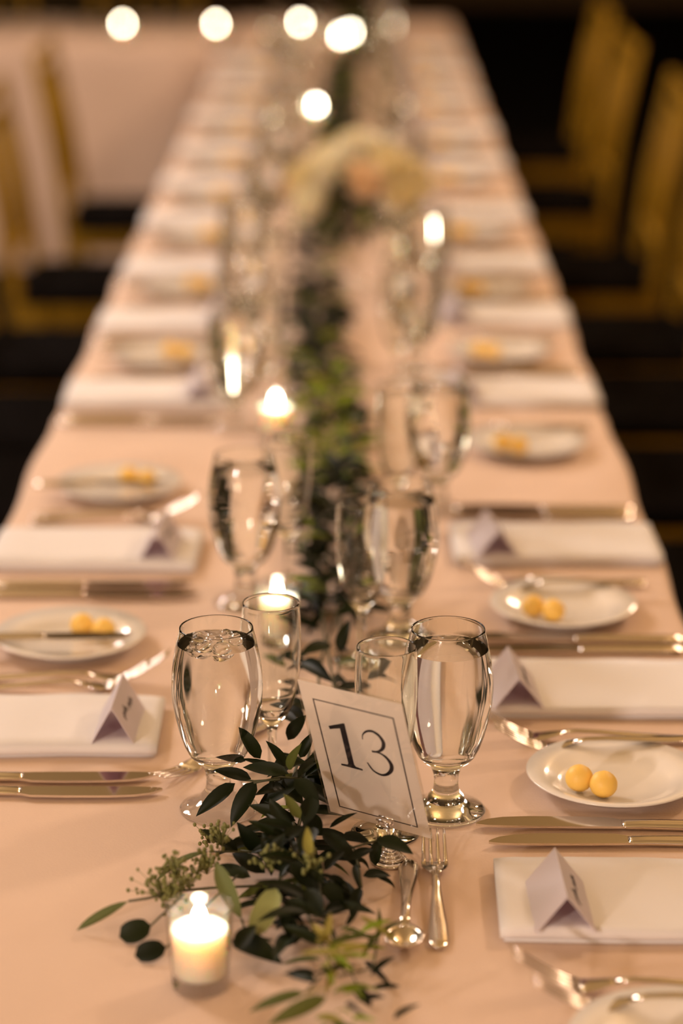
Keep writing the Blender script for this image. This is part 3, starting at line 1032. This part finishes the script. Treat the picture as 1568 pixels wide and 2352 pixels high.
def clear(b, t):
    for q in (b, (b + t) / 2, t):
        for ox, oy, orad in OBST:
            if (q.x - ox) ** 2 + (q.y - oy) ** 2 < orad * orad and q.z < .06:
                return False
    return True


def random_leaf(r, y, spread, zmax, lmin, lmax):
    x = path_at(y) + r.gauss(0, spread)
    z = r.uniform(.008, zmax) * max(.25, 1 - abs(x - path_at(y)) / (3.2 * spread))
    side = 1 if x > path_at(y) else -1
    if r.random() < .25:
        side = -side
    a = r.uniform(-1.3, 1.3)
    d = Vector((side * math.cos(a), math.sin(a), r.uniform(-.35, .65)))
    L = r.uniform(lmin, lmax)
    b = Vector((x, y, z))
    t = b + d.normalized() * L
    t.z = max(t.z, .005)
    return b, t, L * r.uniform(.38, .50), (r.uniform(-.6, .6), r.uniform(-.7, .3), .8)


r = random.Random(5)
for i in range(34):                                  # loose olive tips at the near end
    y = r.uniform(1.50, 1.645)
    b = Vector((.018 + r.gauss(0, .010), y, r.uniform(.010, .040)))
    a = r.uniform(-2.6, .2) if i % 3 else r.uniform(0, 3.1)
    t = b + Vector((math.cos(a), math.sin(a) * .8, r.uniform(-.3, .5))).normalized() * r.uniform(.024, .042)
    t.z = max(t.z, .005)
    obj('leaf', LEAF[r.choice('ddooolly')], garland, O1 @ leaf_mtx(b, t, r.uniform(.007, .011), (r.uniform(-.6, .6), -.5, .8)))
    nleaf += 1
while nleaf < 296:                                   # leaves one can pick out, up to the second candle
    u = r.random()
    y = r.uniform(1.635, 1.96) if r.random() < .56 else 1.62 + 1.25 * u
    if y < 1.67 and r.random() < .5:
        continue
    b, t, w, n0 = random_leaf(r, y, .015 if y < 2.0 else .021, .058, .032, .050)
    if y < 1.84 and b.x > .012 or t.x > .05 and y < 1.9 or not clear(b, t):
        continue
    s_ = SIGN.inverted() @ ((b + t) / 2 + Vector((0, 0, T)))
    if abs(s_.x) < .06 and abs(s_.y) < .08 and abs(s_.z) < .018:
        continue
    if y < 1.86 and t.x > -.004 and t.z > .028:
        continue
    k = 'd' if r.random() < .91 or y < 1.7 else r.choice('ool')
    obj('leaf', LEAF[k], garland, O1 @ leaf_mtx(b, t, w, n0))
    nleaf += 1


def leaf_cloud(gen, n, mats_of, name):
    """many leaves in one mesh"""
    mb = MB()
    keys = 'dolyS'
    src = {k: [v.co.copy() for v in LEAF[k].vertices] for k in keys}
    fcs = {k: [tuple(p.vertices) for p in LEAF[k].polygons] for k in keys}
    for i in range(n):
        b, t, w, n0, k = gen(i)
        m = leaf_mtx(b, t, w, n0)
        mb.add([m @ v for v in src[k]], fcs[k], keys.index(k))
    return mb.mesh(name, [M['leaf_' + k] for k in keys])


def gen_far(i):
    y = 2.35 + (8.45 - 2.35) * r.random() ** 1.15
    while True:
        b, t, w, n0 = random_leaf(r, y, .024, .065, .034, .055)
        if abs(t.x - path_at(y)) < .066 and (t.x < .075 + (.06 if y > 7.3 else 0) and t.x > -.085) and not (4.03 < y < 4.22) and clear(b, t):
            break
        y = 2.35 + (8.45 - 2.35) * r.random() ** 1.15
    lime = .75 if 2.85 < y < 3.2 else .12  # more lime leaves by the candle: its light is put into their colour
    k = r.choice('llll' 'y') if r.random() < lime else ('d' if r.random() < .9 else 'o')
    return b, t, w, n0, k


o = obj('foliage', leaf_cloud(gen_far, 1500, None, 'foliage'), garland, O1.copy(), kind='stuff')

# eucalyptus stems and seed clusters
for p, rad in ((((-.142, 1.695, .022), (-.128, 1.700, .022), (-.103, 1.722, .018), (-.080, 1.735, .014), (-.04, 1.735, .016)), .0011),
               (((-.123, 1.674, .012), (-.112, 1.692, .016), (-.100, 1.715, .018)), .0009),
               (((-.109, 1.642, .010), (-.095, 1.662, .018), (-.078, 1.70, .02), (-.06, 1.745, .02)), .0009),
               (((-.027, 1.671, .045), (-.024, 1.70, .04), (-.02, 1.73, .03)), .0010),
               (((-.054, 1.680, .014), (-.05, 1.66, .012), (-.03, 1.65, .012)), .0010),
               (((-.084, 1.772, .028), (-.06, 1.78, .024), (-.03, 1.79, .02)), .0008)):
    obj('stem', MB().tube(p, rad, 5).mesh('stem', M['stem']), eucalyptus, O2.copy())
rs = random.Random(8)
for cx_, cy_, cz_, n_, sp0 in ((-.115, 1.713, .026, 55, .013), (-.108, 1.728, .038, 25, .008), (-.085, 1.755, .028, 26, .008), (-.098, 1.738, .022, 14, .009), (-.075, 1.790, .036, 18, .009), (-.088, 1.835, .014, 16, .010), (-.035, 1.722, .048, 26, .008), (.0, 1.70, .055, 18, .007)):
    mb = MB()
    c0 = Vector((cx_, cy_, max(cz_ - .012, .006)))
    for k in range(int(n_ * 2.0)):
        sp = sp0 * .72
        p = Vector((cx_ + rs.gauss(0, sp), cy_ + rs.gauss(0, sp * .8), max(.006, cz_ + rs.gauss(0, sp * .8))))
        mb.sphere(p, rs.uniform(.0012, .0019), 6, 4, sc=(1, 1, 1.25))
        q = p * .45 + c0 * .55 + Vector((0, 0, .002))
        mb.tube([c0, q, p], .00025, 3)
    obj('seed_cluster', mb.mesh('seed_cluster', M['seed']), eucalyptus, O2.copy())

# greenery on the cross table
g2 = obj('leaf_garland', None, None, Matrix.Translation((-.5, 8.33, T)), label='dark green leaf garland lying along the pink-skirted cross table', category='garland')
rc = random.Random(21)


def gen_cross(i):
    x = -.45 - 3.6 * rc.random()
    y = 8.36 + rc.gauss(0, .05)
    z = rc.uniform(.008, .075)
    b = Vector((x, y, z))
    a = rc.uniform(0, 6.28)
    t = b + Vector((math.cos(a), math.sin(a), rc.uniform(-.2, .6))).normalized() * rc.uniform(.035, .06)
    t.z = max(.005, t.z)
    return b, t, .018, (rc.uniform(-.5, .5), -.3, .8), ('d' if rc.random() < .85 else 'o')


obj('foliage', leaf_cloud(gen_cross, 700, None, 'foliage'), g2, Matrix.Translation((.5, -8.33, 0)), kind='stuff')
mb = MB().tube([(-.5 - .1 * k, 8.36 + .02 * math.sin(k), .02) for k in range(36)], .003, 5)
obj('stem', mb.mesh('stem', M['stem']), g2, Matrix.Translation((.5, -8.33, 0)))


# ---------------------------------------------------------------- rose centrepiece
def rose_mesh(m, seed):
    mb = MB()
    rr = random.Random(seed)
    n = 17
    for i in range(n):
        a = i * 2.399
        t = i / (n - 1)
        rad = .003 + .023 * t
        h = .030 - .012 * t
        wdt = 1.9 - .9 * t

        def fn(u, v, a=a, rad=rad, h=h, wdt=wdt, t=t):
            th = a + (u - .5) * wdt
            e = 1 - (2 * u - 1) ** 2 * .35
            z = -.012 + (h + .012) * v * e
            rr_ = rad * (.45 + .55 * math.sin(min(1, v * 1.15) * math.pi / 2)) + .006 * t * max(0, v - .75) * 4
            return (rr_ * math.cos(th), rr_ * math.sin(th), z)
        mb.grid(fn, 5, 4)
    return mb.mesh('rose', m)


CX, CY = .038, 4.12
ce = obj('rose_centrepiece', None, None, Matrix.Translation((CX, CY, T)), label='cream and peach rose arrangement in a footed glass vase', category='flowers')
vo = [(0, 0), (.040, 0), (.042, .002), (.036, .005), (.012, .012), (.008, .025), (.010, .055), (.026, .078), (.040, .10), (.050, .125), (.054, .140)]
vi = [(.0515, .140), (.0475, .125), (.0375, .102), (.024, .083), (.012, .078), (0, .077)]
obj('vase', MB().lathe(vo + vi, 36).mesh('vase', M['thin']), ce)
fo = random.Random(3)


def gen_vase(i):
    a = fo.uniform(0, 6.283)
    q = fo.random()
    if q < .72:
        b = Vector((.03 * math.cos(a), .03 * math.sin(a), fo.uniform(.095, .15)))
        d = Vector((math.cos(a), math.sin(a), fo.uniform(-.5, .5)))
        L = fo.uniform(.04, .075)
    else:
        b = Vector((.055 * math.cos(a) * fo.random(), .055 * math.sin(a) * fo.random(), fo.uniform(.13, .20)))
        d = Vector((math.cos(a), math.sin(a), fo.uniform(-.2, .9)))
        L = fo.uniform(.04, .07)
    return b, b + d.normalized() * L, L * .42, (math.cos(a), math.sin(a), .6), ('d' if fo.random() < .7 else fo.choice('oly'))


for i in range(75):
    b, t, w, n0, k = gen_vase(i)
    obj('leaf', LEAF[k], ce, leaf_mtx(b, t, w, n0))
mb = MB()
for k in range(9):
    a = k * .7
    mb.tube([(.006 * math.cos(a), .006 * math.sin(a), .08), (.03 * math.cos(a), .03 * math.sin(a), .15), (.06 * math.cos(a), .06 * math.sin(a), .2)], .0022, 5)
obj('stem', mb.mesh('stem', M['stem']), ce)
ROSES = [rose_mesh(M[k], i) for i, k in enumerate(('rose', 'rose2', 'rose3'))]
for i, (x, y, z, k, s) in enumerate(((0, -.005, .235, 1, 1.2), (.050, -.035, .205, 0, 1.15), (-.050, -.030, .205, 1, 1.2), (.012, -.065, .185, 2, 1.15), (-.085, -.01, .185, 0, 1.1), (.088, .0, .190, 0, 1.15), (-.045, .045, .21, 0, 1.1), (.050, .05, .21, 1, 1.1), (-.075, -.055, .15, 1, 1.05), (.065, -.062, .165, 0, 1.05), (0, .085, .18, 1, 1.1), (-.10, .04, .165, 2, 1.0), (.10, .05, .165, 1, 1.0))):
    d = Vector((x, y, .10)).normalized()
    q = Vector((0, 0, 1)).rotation_difference(d).to_matrix().to_4x4()
    obj('rose', ROSES[k], ce, Matrix.Translation((x, y, z)) @ q @ Matrix.Diagonal((s * 1.2, s * 1.2, s * 1.2, 1)))
